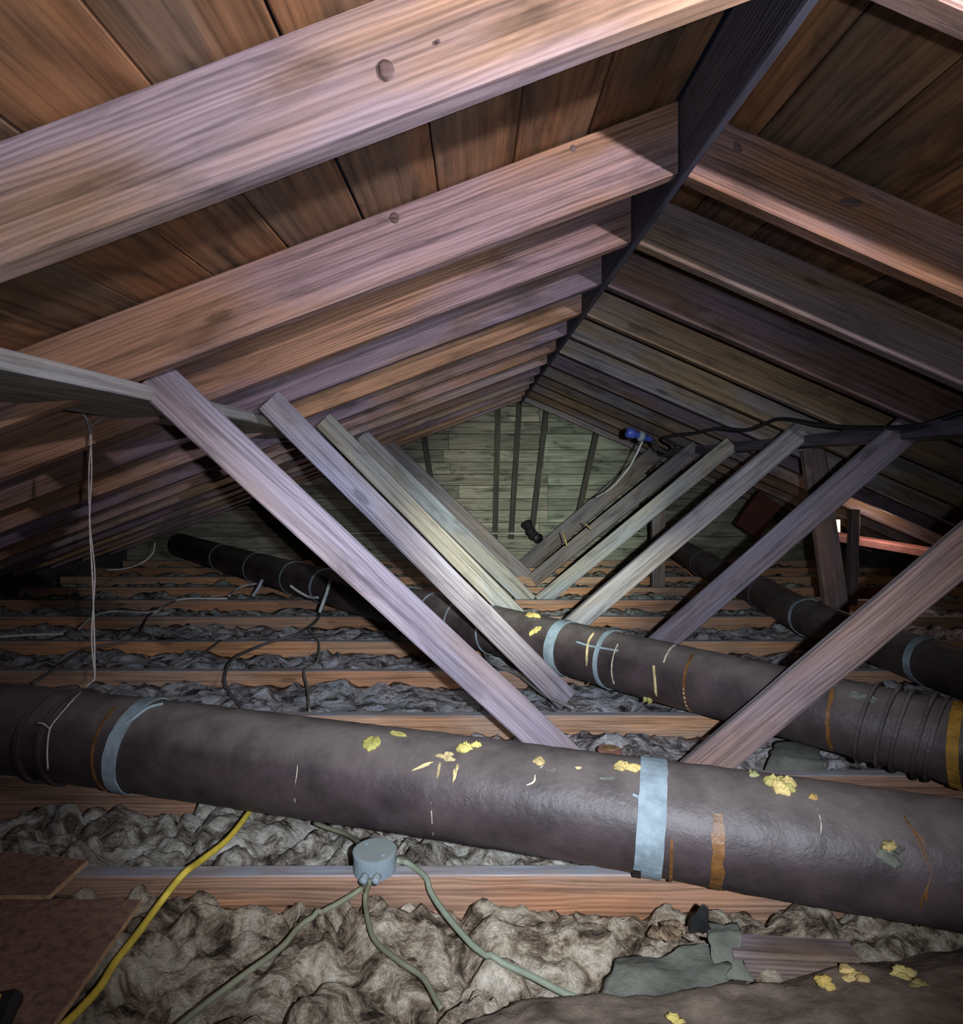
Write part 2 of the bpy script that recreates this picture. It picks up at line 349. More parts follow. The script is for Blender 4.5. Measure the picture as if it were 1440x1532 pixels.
for i, y in enumerate(jy):
    o = beam('joist', (-3.15, y, ZF-.07), (3.45 if i else -.62, y, ZF-.07), .035, .14, (0, 0, 1), M['joist'], (*jt[i], 1), segs=24)
    tag(o, f'floor joist {jd[i]}, {NTH[i]} from the viewer', 'joist', 'floor joists')

def wool_h(x, y, amp, fine):
    p = Vector((x, y, 0))
    wp = noise.noise_vector(p*5)*.9+noise.noise_vector(p*13)*.35
    v = noise.voronoi(Vector((x*3.9, y*6.5, 3.1))+wp)[0]
    h = (1-min(1, v[0]*1.15)**2)*.75 + noise.fractal(p*5, 1, 2, 3)*.5
    h *= .35+.65*min(1, (v[1]-v[0])*3.2)
    h += .16*(1-abs(noise.noise(Vector((x*15+wp.x, y*22+wp.y, 2))))*2)
    if fine:
        h += (noise.turbulence(Vector((x*30, y*42, 0))+wp*2, 4, False)-.4)*.16
    return h*amp
def wool_sheet(y0, y1, x0, x1, dx, dy, base, amp, label, tint, fine=False, mound=None, seed=0, name='insulation'):
    SHEETS.append((y0, y1, base, amp, fine, mound, seed))
    nx = int((x1-x0)/dx)+1; ny = max(3, int((y1-y0)/dy)+1); vs = []
    for j in range(ny):
        for i in range(nx):
            x = x0+(x1-x0)*i/(nx-1); y = y0+(y1-y0)*j/(ny-1)
            z = base+wool_h(x+seed*7.3, y+seed*3.1, amp, fine)
            if mound: z += mound(x, y)
            vs.append((x, y, z))
    fs = [(j*nx+i, j*nx+i+1, (j+1)*nx+i+1, (j+1)*nx+i) for j in range(ny-1) for i in range(nx-1)]
    # skirt down to the floor so the batt is solid
    n0 = len(vs); ring = [i for i in range(nx)]+[j*nx+nx-1 for j in range(1, ny)]+[(ny-1)*nx+i for i in range(nx-2, -1, -1)]+[j*nx for j in range(ny-2, 0, -1)]
    for r in ring: vs.append((vs[r][0], vs[r][1], -.995))
    m = len(ring)
    for q in range(m): fs.append((ring[(q+1) % m], ring[q], n0+q, n0+(q+1) % m))
    fs.append(tuple(n0+q for q in range(m-1, -1, -1)))
    o = link(name, vs, fs, M['wool'], smooth=True, color=(*tint, 1))
    tag(o, label, 'insulation', 'insulation between the joists'); return o
SHEETS = []
def surf(x, y):
    for (y0, y1, base, amp, fine, mound, seed) in SHEETS:
        if y0 <= y <= y1: return base+wool_h(x+seed*7.3, y+seed*3.1, amp, fine)+(mound(x, y) if mound else 0)
    return -2
def bump2(cx, cy, rx, ry_, h):
    def f(x, y):
        d = ((x-cx)/rx)**2+((y-cy)/ry_)**2
        return h*math.exp(-d*1.5)
    return f
def msum(*fs): return lambda x, y: sum(f(x, y) for f in fs)
wool_sheet(.45, 1.312, -1.5, 1.5, .0085, .0085, -.935, .075, 'coarse beige mineral wool in the foreground below the first visible joist', (1.05, 1.0, .92), True,
           msum(bump2(-.30, .98, .16, .12, .03), bump2(.1, 1.22, .25, .06, .02), bump2(-.28, 1.24, .15, .10, -.035), bump2(.75, .95, .5, .22, -.06), lambda x, y: .030*max(0, min(1, (y-1.08)/.2))))
wool_sheet(1.352, 1.740, -2.1, 1.9, .010, .010, -.945, .075, 'grey lumpy wool showing under the front duct behind the box joist', (1.15, 1.22, 1.28), True,
           msum(bump2(-1.05, 1.45, .22, .12, .055), bump2(-.55, 1.5, .2, .1, .03)), 1)
wool_sheet(1.780, 2.165, -2.2, 2.2, .013, .013, -.912, .052, 'blue-grey dusty wool mound between the feet of the front braces', (1.15, 1.25, 1.55), True,
           msum(bump2(.46, 1.96, .16, .18, .085), bump2(.85, 2.0, .15, .14, .06)), 2)
tn = [(.60, .64, .74), (.58, .62, .72), (.58, .62, .70), (.56, .62, .66), (.56, .64, .64), (.6, .66, .62), (.6, .66, .62), (.6, .66, .62), (.6, .66, .62)]
wl = ['lumpy grey wool behind the bright orange joist', 'wavy blue-grey wool strip behind the fifth joist', 'thin grey wool strip behind the sixth joist', 'grey wool strip behind the seventh joist', 'pale grey wool strip behind the eighth joist', 'grey wool strip behind the ninth joist', 'grey wool strip behind the tenth joist', 'dim wool strip behind the eleventh joist', 'dim wool strip at the foot of the gable']
for k in range(3, 12):
    tn[k-3] = (tn[k-3][0]*2.1, tn[k-3][1]*2.25, tn[k-3][2]*2.5)
    y0 = jy[k]+.02; y1 = (jy[k+1]-.02) if k+1 < len(jy) else GY-.05
    wool_sheet(y0, y1, -3.1, 3.4, .028, .028, -.903, .058, wl[k-3], tn[k-3], False, None, k)

# wall bottoms at the eaves
for nm, x in (('wall_left', -3.32), ('wall_right', 3.62)):
    o = beam(nm, (x, .2, -.86), (x, GY, -.86), .04, .26, (0, 0, 1), M['darkwood'], (1, 1, 1, 1)); tag(o, kind='structure')

# ---------------------------------------------------------------- ducts
def duct_rf(r, seed, wr):
    def f(i, a, p):
        q = Vector((math.cos(a)*1.2+seed, math.sin(a)*1.2, p.x*3+p.y*3))
        d = noise.noise(q)*.030+noise.noise(Vector((seed, 0, (p.x-p.y)*14)))*.012
        d += wr(p)*(noise.noise(Vector((math.cos(a)*2, math.sin(a)*2, (p.x-p.y)*26+seed)))*.10+noise.noise(Vector((0, seed, (p.x-p.y)*40)))*.06)
        return r*(1+d)
    return f
class Duct:
    def __init__(s, pts, r, label, seed, wr=lambda p: .12, n=24, seg=40):
        s.path = smooth_path(pts, n); s.r = r; s.rf = duct_rf(r, seed, wr)
        mid = s.path[len(s.path)//2]
        s.root = empty('duct', (mid.x, mid.y, mid.z-r))
        tag(s.root, label, 'duct', 'round wrapped ducts')
        vs, fs = tube_data(s.path, r, seg, s.rf)
        link('wrap', vs, fs, M['duct'], parent=s.root, smooth=True)
    def frame(s, i):
        n = len(s.path); t = (s.path[min(i+1, n-1)]-s.path[max(i-1, 0)]).normalized()
        sd = t.cross(Vector((0, 0, 1))).normalized(); return t, sd, sd.cross(t)
    def at(s, x):       # fractional index where the axis projects to column x
        xs = [XV+F*p.x/p.y for p in s.path]
        for i in range(len(xs)-1):
            if (xs[i]-x)*(xs[i+1]-x) <= 0: return i+(x-xs[i])/(xs[i+1]-xs[i])
        return len(xs)-1.001 if x > xs[-1] else 0
    def pt(s, f):
        i = int(f); i = max(0, min(len(s.path)-2, i)); return s.path[i].lerp(s.path[i+1], f-i), i
    def band(s, x, w, mat, name='tape_band', a0=0, a1=360, lift=.003, tilt=0, seg=44, label=None, color=(1, 1, 1, 1), ragged=0):
        f = s.at(x); c, i = s.pt(f); t, sd, u = s.frame(i); vs = []; full = (a1-a0) >= 360
        n = seg if full else max(5, int(seg*(a1-a0)/360)); m = n if full else n+1
        for j in range(m):
            a = math.radians(a0+(a1-a0)*j/n); sh = math.sin(a)*tilt; R = s.rf(i, a, c)
            rg = ragged*noise.noise((a*5, x, 0)); rg2 = ragged*noise.noise((a*5, x, 5))
            dr = sd*math.cos(a)+u*math.sin(a)
            for (o, l) in ((-w/2+rg, 0.0), (-w/2+rg, lift), (w/2+rg2, lift), (w/2+rg2, 0.0)):
                vs.append(c+t*(o+sh)+dr*(R+l+.0008))
        fs = []
        for j in range(n if full else n):
            k2 = (j+1) % m
            for q in range(3): fs.append((j*4+q, k2*4+q, k2*4+q+1, j*4+q+1))
        o = link(name, vs, fs, mat, parent=s.root, smooth=False, color=color)
        if label: o['label'] = label
        return o
    def hit(s, x, y):
        d = P(x, y, 1.0).normalized(); best = None; t = .6
        while t < 7:
            q = d*t; m = min(range(len(s.path)), key=lambda i: (s.path[i]-q).length_squared) if best is None else best
            lo = max(0, m-3); hi = min(len(s.path), m+4); m = min(range(lo, hi), key=lambda i: (s.path[i]-q).length_squared); best = m
            tt, sd, u = s.frame(m); rel = q-s.path[m]; rel -= tt*rel.dot(tt)
            if rel.length < s.r*1.0: return q, rel.normalized(), tt
            t += .004
        # silhouette miss: take the nearest approach
        bq = min(((d*(k*.01)-s.path[m]).length, k, m) for k in range(60, 600, 2) for m in range(0, len(s.path), 3))
        q = d*(bq[1]*.01); m = bq[2]; tt, sd, u = s.frame(m); rel = q-s.path[m]; rel -= tt*rel.dot(tt); rel.normalize()
        return s.path[m]+rel*s.r, rel, tt
    def blob(s, x, y, sx, sy, sz=.010, rot=0, name='foam_patch', mat=None, color=(1, 1, 1, 1), rough=.5, seed=None, label=None):
        """irregular lump of several merged lobes draped on the wrap, one mesh"""
        n = 1 if max(sx, sy) < .014 else 5
        V, Fc = [], []
        for k in range(n):
            f = 1 if n == 1 else random.uniform(.35, .62)
            ox = 0 if n == 1 else random.uniform(-1, 1)*(1-f*.8); oy = 0 if n == 1 else random.uniform(-1, 1)*(1-f*.8)
            v, fc = s.lobe(x, y, sx*f, sy*f, sz*random.uniform(.6, 1.1), rot, min(rough, .55), ox*sx, oy*sy)
            b = len(V); V += v; Fc += [tuple(i+b for i in q) for q in fc]
        o = link(name, V, Fc, mat or M['foam'], parent=s.root, smooth=True, color=color)
        if label: o['label'] = label
        return o
    def lobe(s, x, y, sx, sy, sz, rot, rough, ox, oy):
        q, nrm, tt = s.hit(x, y); b = nrm.cross(tt).normalized()
        a = math.radians(rot); e1 = tt*math.cos(a)+b*math.sin(a); e2 = nrm.cross(e1)
        sd = random.random()*90; vs = []; nu, nv = 22, 7
        for j in range(nv+1):
            ph = math.pi/2*j/nv
            for i in range(nu):
                th = 2*math.pi*i/nu; rr = math.cos(ph)
                k = 1+rough*.9*noise.noise((math.cos(th)*1.4+sd, math.sin(th)*1.4, 0))+rough*.35*noise.noise((math.cos(th)*3.5+sd, math.sin(th)*3.5, 2))
                hz = sz*math.sin(ph)*(1+1.2*rough*noise.noise((rr*math.cos(th)*4+sd, rr*math.sin(th)*4, 7)))
                v = q+e1*(ox+sx*rr*math.cos(th)*k)+e2*(oy+sy*rr*math.sin(th)*k)
                # drape on the cylinder
                m = min(range(len(s.path)), key=lambda i2: (s.path[i2]-v).length_squared); t3, _, _ = s.frame(m)
                rel = v-s.path[m]; ax = t3*rel.dot(t3); rel -= ax; v = s.path[m]+ax+rel.normalized()*(s.r*1.0-.002+max(hz, 0))
                vs.append(v)
        fs = [(j*nu+i, j*nu+(i+1) % nu, (j+1)*nu+(i+1) % nu, (j+1)*nu+i) for j in range(nv) for i in range(nu)]
        fs.append(tuple(range(nu-1, -1, -1)))
        return vs, fs
    def line(s, pts, r, mat, name='crack', color=(1, 1, 1, 1)):
        q = []
        for (x, y) in pts:
            h, nrm, tt = s.hit(x, y); q.append(h+nrm*r*.6)
        return cable(name, q, r, mat, 5, 6, parent=s.root, color=color)

X1 = [-2.3, -1.7, -1.1, -.5, .1, .6, 1.1, 1.6]
d1 = Duct([(x, 1.42-.257*x-.02*x*x, -.698-.018*x) for x in X1], .107, 'big dark tar-wrapped duct crossing the whole foreground with pale straps', 3, n=30, seg=56)
d2 = Duct([(x, 2.80-1.065*x+.028*x*x, -.668) for x in (-2.6, -2.1, -1.5, -.9, -.3, .3, .8, 1.25, 1.6)], .0985,
          'middle dark duct running from far left to the right edge behind the braces', 11, wr=lambda p: .12+max(0, (p.x-.95))*1.6, n=24, seg=48)
d3 = Duct([P(1015, 822, 5.2), P(1060, 848, 4.5), P(1145, 890, 3.75), P(1215, 927, 3.1), P(1400, 994, 2.45), P(1560, 1045, 2.0)], .088,
          'black duct at the far right running toward the gable behind the front right brace', 19, wr=lambda p: .25, n=16, seg=40)
# front duct
d1.band(212, .036, M['tape'], tilt=.012, label='pale blue-green cloth strap', ragged=.003)
d1.band(188, .006, M['seam'], name='seam', a0=-55, a1=70, color=(.6, .6, .3, 1))
d1.band(972, .052, M['tape'], tilt=.006, label='wide pale blue cloth strap', ragged=.002)
d1.band(1002, .006, M['seam'], name='seam', a0=-55, a1=10)
d1.band(955, .014, M['black'], name='seam', a0=-70, a1=-30, lift=.006)
d1.band(1066, .022, M['seam'], name='glue_streak', a0=-50, a1=38, lift=.0008, ragged=.010)
d1.band(82, .012, M['duct'], name='fold', lift=.008); d1.band(112, .010, M['duct'], name='fold', lift=.007)
d1.band(20, .010, M['duct'], name='fold', lift=.004)
for pts in [[(446, 1125), (445, 1150), (442, 1175), (441, 1200)], [(645, 1200), (646, 1225), (648, 1250)], [(1222, 1210), (1228, 1235), (1224, 1262)]]:
    d1.line(pts, .0012, M['crack'])
for off in (0, 7, 14): d1.line([(1352+off*.6, 1222+off), (1374+off*.6, 1262), (1386+off*.4, 1310), (1384-off*.5, 1350), (1366+off, 1384)], .0016, M['seam'], name='glue_thread', color=(1.4, 1.2, 1, 1))
d1.line([(812, 1146), (801, 1158), (798, 1170), (780, 1178)], .002, M['crack'], name='glue_drip')
d1.blob(556, 1112, .022, .020, .016, color=(.85, .95, .55, 1)); d1.blob(592, 1098, .030, .007, .006, color=(.7, .75, .45, 1))
d1.blob(700, 1118, .030, .016, .012, rough=.9, color=(.95, 1.0, .62, 1)); d1.blob(668, 1132, .024, .010, .008, rough=.9)
d1.blob(632, 1146, .024, .005, .005, rot=25); d1.blob(656, 1152, .005, .020, .006); d1.blob(681, 1156, .005, .019, .006)
d1.blob(806, 1140, .012, .012, .010, color=(.95, .9, .8, 1)); d1.blob(824, 1152, .014, .006, .004, mat=M['flap'], name='torn_paper')
d1.blob(944, 1149, .034, .014, .010, rough=.8, color=(1, .95, .75, 1)); d1.blob(865, 1150, .010, .006, .005)
d1.blob(1152, 1172, .040, .026, .013, rough=.9, color=(.85, .92, .60, 1)); d1.blob(1172, 1178, .024, .020, .016, rough=.4, color=(1.05, 1, .8, 1))
d1.blob(1216, 1193, .009, .007, .010, color=(1, .8, .5, 1)); d1.blob(1128, 1160, .010, .014, .008, color=(.6, .75, .7, 1))
d1.blob(1334, 1280, .026, .020, .012, rough=1.0, mat=M['flap'], name='wool_tuft', color=(.28, .34, .24, 1), label='dark grey-green wool tuft stuck in a tear'); d1.blob(1329, 1266, .014, .010, .018, rough=.9, color=(.9, .85, .7, 1))
d1.blob(905, 1165, .020, .006, .005, mat=M['flap'], name='torn_paper'); d1.blob(700, 1195, .016, .022, .003, mat=M['duct'], name='torn_paper', rough=.8)
d1.line([(946, 1189), (958, 1194), (972, 1199), (990, 1207)], .0035, M['tape'], name='strap_end', color=(1.5, 1.5, 1.45, 1))
d1.line([(244, 1054), (222, 1060), (200, 1076), (180, 1092)], .004, M['tape'], name='strap_end', color=(1.1, 1.2, 1.1, 1))
# middle duct
d2.band(333, .012, M['tape']); d2.band(385, .004, M['tape']); d2.band(441, .012, M['tape']); d2.band(487, .016, M['tape'])
d2.band(612, .012, M['tape']); d2.band(650, .007, M['tape']); d2.band(690, .006, M['tape']); d2.band(738, .006, M['tape'])
d2.band(846, .044, M['tape'], label='wide whitish cloth strap', ragged=.002); d2.band(915, .017, M['tape'], label='narrow pale blue strap')
d2.band(1046, .008, M['seam'], name='seam', a0=-55, a1=65); d2.band(1046, .005, M['crack'], name='seam', a0=-52, a1=0)
d2.band(1012, .004, M['crack'], name='seam', a0=35, a1=85); d2.band(1256, .010, M['seam'], name='seam', a0=-50, a1=55, color=(1.2, 1.3, 1, 1), ragged=.003)
for x in (1300, 1330, 1352, 1384, 1402): d2.band(x, .008, M['duct'], name='fold', lift=.010, tilt=.02)
d2.band(1436, .024, M['foam'], name='tape_band', color=(.55, .36, .12, 1), label='golden-brown tape ring')
d2.band(940, .003, M['crack'], name='seam', a0=-30, a1=50)
d2.line([(888, 948), (880, 962), (878, 990), (880, 1022)], .005, M['foam'], name='foam_drip'); d2.line([(861, 960), (880, 966), (902, 970), (925, 974)], .004, M['tape'], name='glue_drip')
d2.line([(978, 996), (980, 1018), (982, 1040)], .005, M['foam'], name='foam_drip'); d2.blob(968, 1044, .014, .022, .016, color=(.8, .9, .6, 1))
d2.blob(797, 922, .040, .016, .014, color=(.95, .9, .6, 1), rough=.8); d2.blob(802, 944, .030, .018, .012, rot=60, color=(1.05, 1.05, .7, 1))
d2.blob(1288, 1044, .03, .012, .012, mat=M['flap'], name='torn_paper')
# far right duct
for x, ww in ((1052, .006), (1100, .005), (1142, .008)): d3.band(x, ww, M['duct'], name='fold', lift=.008)
d3.band(1208, .020, M['tape'], label='pale grey strap'); d3.band(1385, .030, M['tape'], label='blue-grey strap'); d3.band(1141, .004, M['tape'])

# tin lid on the wool mound
c = G(912, 1126, -.78)
def disc(name, c, r, h, mat, n=28, parent=None, ry_=1.0, bev=.15, color=(1, 1, 1, 1)):
    vs = []; prof = [(.0, 0), (1, 0), (1, h*(1-bev)), (1-bev*.5, h)]
    for (k2, zz) in prof[1:]:
        for i in range(n): a = 2*math.pi*i/n; vs.append((c[0]+r*k2*math.cos(a), c[1]+r*k2*ry_*math.sin(a), c[2]+zz))
    fs = [tuple(range(n-1, -1, -1))]+[(j*n+i, j*n+(i+1) % n, (j+1)*n+(i+1) % n, (j+1)*n+i) for j in range(2) for i in range(n)]+[tuple(2*n+i for i in range(n))]
    return link(name, vs, fs, mat, parent=parent, color=color)
lid = empty('tin_lid', c); tag(lid, 'small oval rusty tin lid lying on the wool mound between the brace feet', 'lid')
disc('rim', c, .033, .010, M['red'], parent=lid); disc('inner', c+Vector((.002, .006, .0102)), .024, .002, M['foam'], parent=lid, color=(.6, .5, .45, 1), ry_=.6)

# ---------------------------------------------------------------- junction box with its cables
bc = Vector(((560-XV)*1.33/F, 1.333, ZF+.0015))
jb = empty('junction_box', bc); tag(jb, 'round grey junction box on the front joist with three cables', 'junction box')
disc('body', bc, .043, .034, M['box'], parent=jb, bev=.02); disc('cover', bc+Vector((0, 0, .0345)), .0445, .006, M['box'], parent=jb)
disc('screw', bc+Vector((.02, -.02, .041)), .004, .002, M['tape'], parent=jb, n=12); disc('screw', bc+Vector((-.02, .02, .041)), .004, .002, M['tape'], parent=jb, n=12)
for xo in (-.012, .012): cable('cable_clamp', [bc+Vector((xo, -.040, .012)), bc+Vector((xo-.004, -.056, .008))], .008, M['box'], 3, 8, parent=jb)
GC = (.20, .20, .13, 1)
def floor_cable(name, pts, r, label, color, z=-.86, first=None, cat='cable', group='cables on the attic floor', mat=None):
    q = ([first] if first is not None else [])+[G(p[0], p[1], p[2] if len(p) > 2 else z) for p in pts]
    path = smooth_path(q, 8)
    for _ in range(1):
        zz = [max(p.z, surf(p.x, p.y)+r*.8) for p in path]
        n = len(zz); zs = [max(zz[i], sum(zz[max(0, i-3):i+4])/len(zz[max(0, i-3):i+4])) for i in range(n)]
        for p, z2 in zip(path, zs): p.z = z2
    vs, fs = tube_data(path, r, 7); o = link(name, vs, fs, mat or M['wire'], smooth=True, color=color); tag(o, label, cat, group); return o
floor_cable('cable', [(540, 1330, -.835), (500, 1355, -.85), (450, 1385, -.86), (420, 1418, -.86), (360, 1462, -.865), (310, 1500, -.87), (270, 1532, -.87), (240, 1560, -.87)], .0055, 'grey-green cable running from the box down to the left over the wool', GC, first=bc+Vector((-.012, -.052, .012)))
floor_cable('cable', [(546, 1345, -.85), (552, 1385, -.855), (565, 1412, -.86), (600, 1440, -.86), (632, 1462, -.865), (650, 1492, -.87), (660, 1510, -.875)], .005, 'thin grey-green cable hanging from the box straight down into the wool', GC, first=bc+Vector((.0, -.05, .010)))
floor_cable('cable', [(610, 1292, -.815), (636, 1312, -.815), (646, 1338, -.83), (680, 1385, -.845), (728, 1432, -.85), (790, 1458, -.855), (850, 1488, -.86), (932, 1516, -.865), (1010, 1540, -.87)], .0058, 'grey-green cable leaving the right side of the box toward the lower right', (.22, .25, .18, 1), first=bc+Vector((.045, 0, .018)))
floor_cable('cable', [(545, 1268, -.812), (520, 1250, -.84), (470, 1232, -.85)], .005, 'short cable between the box and the underside of the front duct', GC)
# yellow flat extension cord
yp = [G(378, 1205, -.83), G(372, 1216, -.83), G(340, 1256, -.825), G(300, 1288, -.812), G(274, 1308, -.803), G(240, 1350, -.84), G(205, 1398, -.845), G(172, 1440, -.845), G(150, 1476, -.845), G(118, 1512, -.84), G(80, 1548, -.835), G(40, 1590, -.83)]
o = cable('extension_cord', yp, .0068, M['yellow'], 10, 9); tag(o, 'bright yellow cord running from under the front duct to the lower left corner', 'cord')
# cables farther back
WH = (.62, .60, .56, 1); DK = (.13, .12, .12, 1); GR = (.26, .24, .22, 1)
floor_cable('cable', [(-30, 955, -.80), (40, 950, -.80), (95, 949, -.81)], .006, 'short pale cable at the left edge on the joists', WH)
floor_cable('cable', [(118, 942, -.83), (135, 925, -.81), (165, 915, -.80), (228, 916, -.80), (245, 906, -.80), (275, 896, -.80), (340, 896, -.81)], .007, 'pale wavy cable on the joists at the left behind the hanging string', WH)
floor_cable('cable', [(342, 893, -.81), (360, 878, -.79), (392, 872, -.78)], .006, 'short pale cable end beside the middle duct', WH)
floor_cable('cable', [(488, 880, -.75), (478, 922, -.80), (450, 946, -.80), (400, 962, -.80), (350, 985, -.80), (336, 1012, -.80), (342, 1035, -.82), (364, 1062, -.83)], .0065, 'dark cable curving down from the middle duct to the front duct', DK)
floor_cable('cable', [(460, 940, -.80), (476, 960, -.80), (474, 990, -.80), (455, 1003, -.80), (460, 1030, -.82), (463, 1066, -.83)], .005, 'thin dark wire beside the front left brace, crossing three joists', GR)
floor_cable('cable', [(50, 1022, -.80), (95, 992, -.80), (130, 970, -.80), (200, 955, -.80), (225, 918, -.80), (270, 895, -.80)], .006, 'dark cable at the left crossing the joists behind the front duct', DK)
floor_cable('cable', [(160, 994, -.80), (205, 992, -.815), (260, 999, -.815), (300, 980, -.80), (330, 958, -.80)], .005, 'dark cable along the joist left of the front brace', DK)
floor_cable('cable', [(722, 975, -.80), (735, 992, -.80), (775, 1010, -.80), (815, 1040, -.80), (858, 1060, -.80)], .006, 'grey cable between the first two left braces', GR)
o = cable('cable', [P(160, 853, 3.6), P(185, 851, 3.6), P(212, 842, 3.6), P(228, 828, 3.65), P(232, 812, 3.7)], .004, M['wire'], color=WH); tag(o, 'thin pale wire curling at the far left end of the middle duct', 'cable', 'cables on the attic floor')
o = cable('cable_tie', [P(392, 868, 3.9), P(386, 880, 3.85), P(378, 892, 3.8)], .010, M['wire'], color=(.4, .45, .5, 1)); tag(o, 'pale blue loose strap end under the middle duct at the left', 'strap', 'loose strap ends')
o = cable('cable_tie', [P(494, 868, 3.3), P(488, 888, 3.3), P(478, 916, 3.3)], .009, M['wire'], color=(.45, .52, .5, 1)); tag(o, 'pale green loose strap end hanging from the middle duct near the front brace', 'strap', 'loose strap ends')
o = cable('cable_tie', [P(434, 876, 3.5), P(445, 884, 3.5), P(462, 893, 3.48), P(476, 894, 3.45)], .007, M['wire'], color=(.45, .45, .45, 1)); tag(o, 'white curved strap end lying below the middle duct', 'strap', 'loose strap ends')

# string hanging at the left and looped round the front duct
Ys = 1.735
sp = [P(122, 616, Ys), P(133, 640, Ys), P(137, 700, Ys), P(134, 780, Ys), P(138, 860, Ys), P(141, 950, Ys), P(142, 1016, Ys)]
o = empty('hanging_string', sp[-1]); tag(o, 'thin twisted string hanging from a left rafter down to the front duct', 'string')
cable('strand', sp, .0022, M['string'], 10, 6, parent=o)
cable('strand', [p+Vector((.008*math.sin(i*2.1), 0, 0)) for i, p in enumerate(sp)], .0018, M['string'], 10, 6, parent=o)
cable('strand', [P(133, 640, Ys), P(165, 616, 1.72), P(196, 592, 1.60)], .0018, M['string'], 6, 6, parent=o)
lp = [sp[-1]]
for (x, y) in [(132, 1030), (112, 1052), (92, 1075), (80, 1092), (77, 1120), (78, 1146)]:
    h, nr, tt = d1.hit(x, y); lp.append(h+nr*.012)
cable('strand', lp, .002, M['string'], 6, 6, parent=o)
h, nr, tt = d1.hit(70, 1088); cable('strand', [lp[4], h+nr*.012+Vector((0, 0, .006)), h+nr*.012+Vector((-.012, 0, .008))], .002, M['string'], 5, 6, parent=o)

# black cord with blue connector along the right purlin
cp = [P(1500, 606, 2.0), P(1440, 617, 2.06), P(1372, 637, 2.14), P(1292, 640, 2.4), P(1230, 636, 2.6), P(1165, 627, 2.9), P(1120, 643, 3.05), P(1075, 641, 3.2), P(1040, 648, 3.35), P(1018, 650, 3.5), P(995, 656, 3.6), P(1010, 668, 3.65), P(1000, 677, 3.68), P(986, 672, 3.7), P(978, 660, 3.7), P(970, 655, 3.7)]
ec = empty('power_cord', P(970, 655, 3.7)); tag(ec, 'black cord looped along the right purlin ending in a blue connector', 'cord')
cable('cord', cp, .009, M['black'], 10, 8, parent=ec)
def lathe(name, p0, p1, prof, mat, parent, seg=16, label=None):
    path = [p0.lerp(p1, f) for f, _ in prof]; vs, fs = tube_data(path, 1, seg, lambda i, a, p: prof[i][1]); o = link(name, vs, fs, mat, parent=parent, smooth=True)
    if label: o['label'] = label
    return o
lathe('connector', P(976, 658, 3.70), P(937, 646, 3.66), [(0, .010), (.15, .018), (.3, .020), (.33, .026), (.45, .026), (.5, .018), (.7, .022), (.74, .031), (.95, .030), (1, .022)], M['blue'], ec, label='blue plastic connector body')
lathe('ring', P(962, 653.5, 3.685), P(955, 651.5, 3.68), [(0, .027), (.5, .033), (1, .027)], M['tape'], ec, label='white collar ring')
o = cable('pull_string', [P(962, 657, 3.68), P(950, 683, 3.75), P(936, 706, 3.85), P(914, 730, 4.0), P(890, 745, 4.2)], .005, M['wire'], color=(.5, .52, .48, 1)); tag(o, 'pale string hanging down-left from the blue connector', 'string')

# dark scrap at the foot of the gable
vs, fs = tube_data(smooth_path([P(787, 782, 5.95), P(792, 793, 5.9), P(800, 803, 5.85), P(806, 806, 5.8)], 5), .05, 10, lambda i, a, p: .045+.02*noise.noise((a*2, i*.4, 0)))
o = link('plastic_bag', vs, fs, M['black'], smooth=True, color=(1, 1, 1, 1)); tag(o, 'small crumpled dark bag hanging at the foot of the gable wall', 'bag')
# straw sticks caught between the far right braces
for (a, b) in [((842, 797), (848, 817)), ((873, 782), (884, 792))]:
    o = cable('splinter', [P(*a, 4.3), P(*b, 4.25)], .005, M['foam'], 3, 5, color=(.8, .75, .6, 1)); tag(o, f'pale splinter, the {"upright" if a[1] > 790 else "slanting"} one caught between the far right braces', 'splinter', 'splinters on the far braces')

# knots standing proud on the nearest rafters
def knot(o, x, y, Y, a, b, rot):
    c = P(x, y, Y); vs = []; fs = []; n = 18; cr, sr = math.cos(rot), math.sin(rot)
    for (k2, d) in ((1.0, .0), (.8, .0015), (.45, .0022)):
        for i in range(n):
            t = 2*math.pi*i/n; q = 1+.15*noise.noise((math.cos(t)*2+x, math.sin(t)*2, 0)); u, v = a*k2*q*math.cos(t), b*k2*q*math.sin(t)
            vs.append(c+Vector((u*cr-v*sr, -d, u*sr+v*cr)))
    fs = [(j*n+i, j*n+(i+1) % n, (j+1)*n+(i+1) % n, (j+1)*n+i) for j in range(2) for i in range(n)]+[tuple(2*n+i for i in range(n))]
    k_ = link('knot', vs, fs, M['darkwood'], origin=c, color=(1.6, 1.2, 1.1, 1)); k_.parent = o; k_.matrix_parent_inverse = o.matrix_basis.inverted()
def raf(y, side): return min((o for o in C.objects if o.name.startswith('rafter') and (o['label'].find('left') > 0) == (side < 0)), key=lambda o: abs(o.location.y-y))
for (x, y, i, sd, a, b, r) in [(590, 326, 1, -1, .010, .012, .3), (857, 222, 1, -1, .006, .008, .2), (578, 104, 0, -1, .009, .013, .3), (1103, 220, 1, 1, .007, .013, .5), (1272, 303, 1, 1, .024, .009, -.1), (655, 62, 0, -1, .003, .003, 0)]:
    knot(raf(ry[i], sd), x, y, ry[i]-.0225, a, b, r)


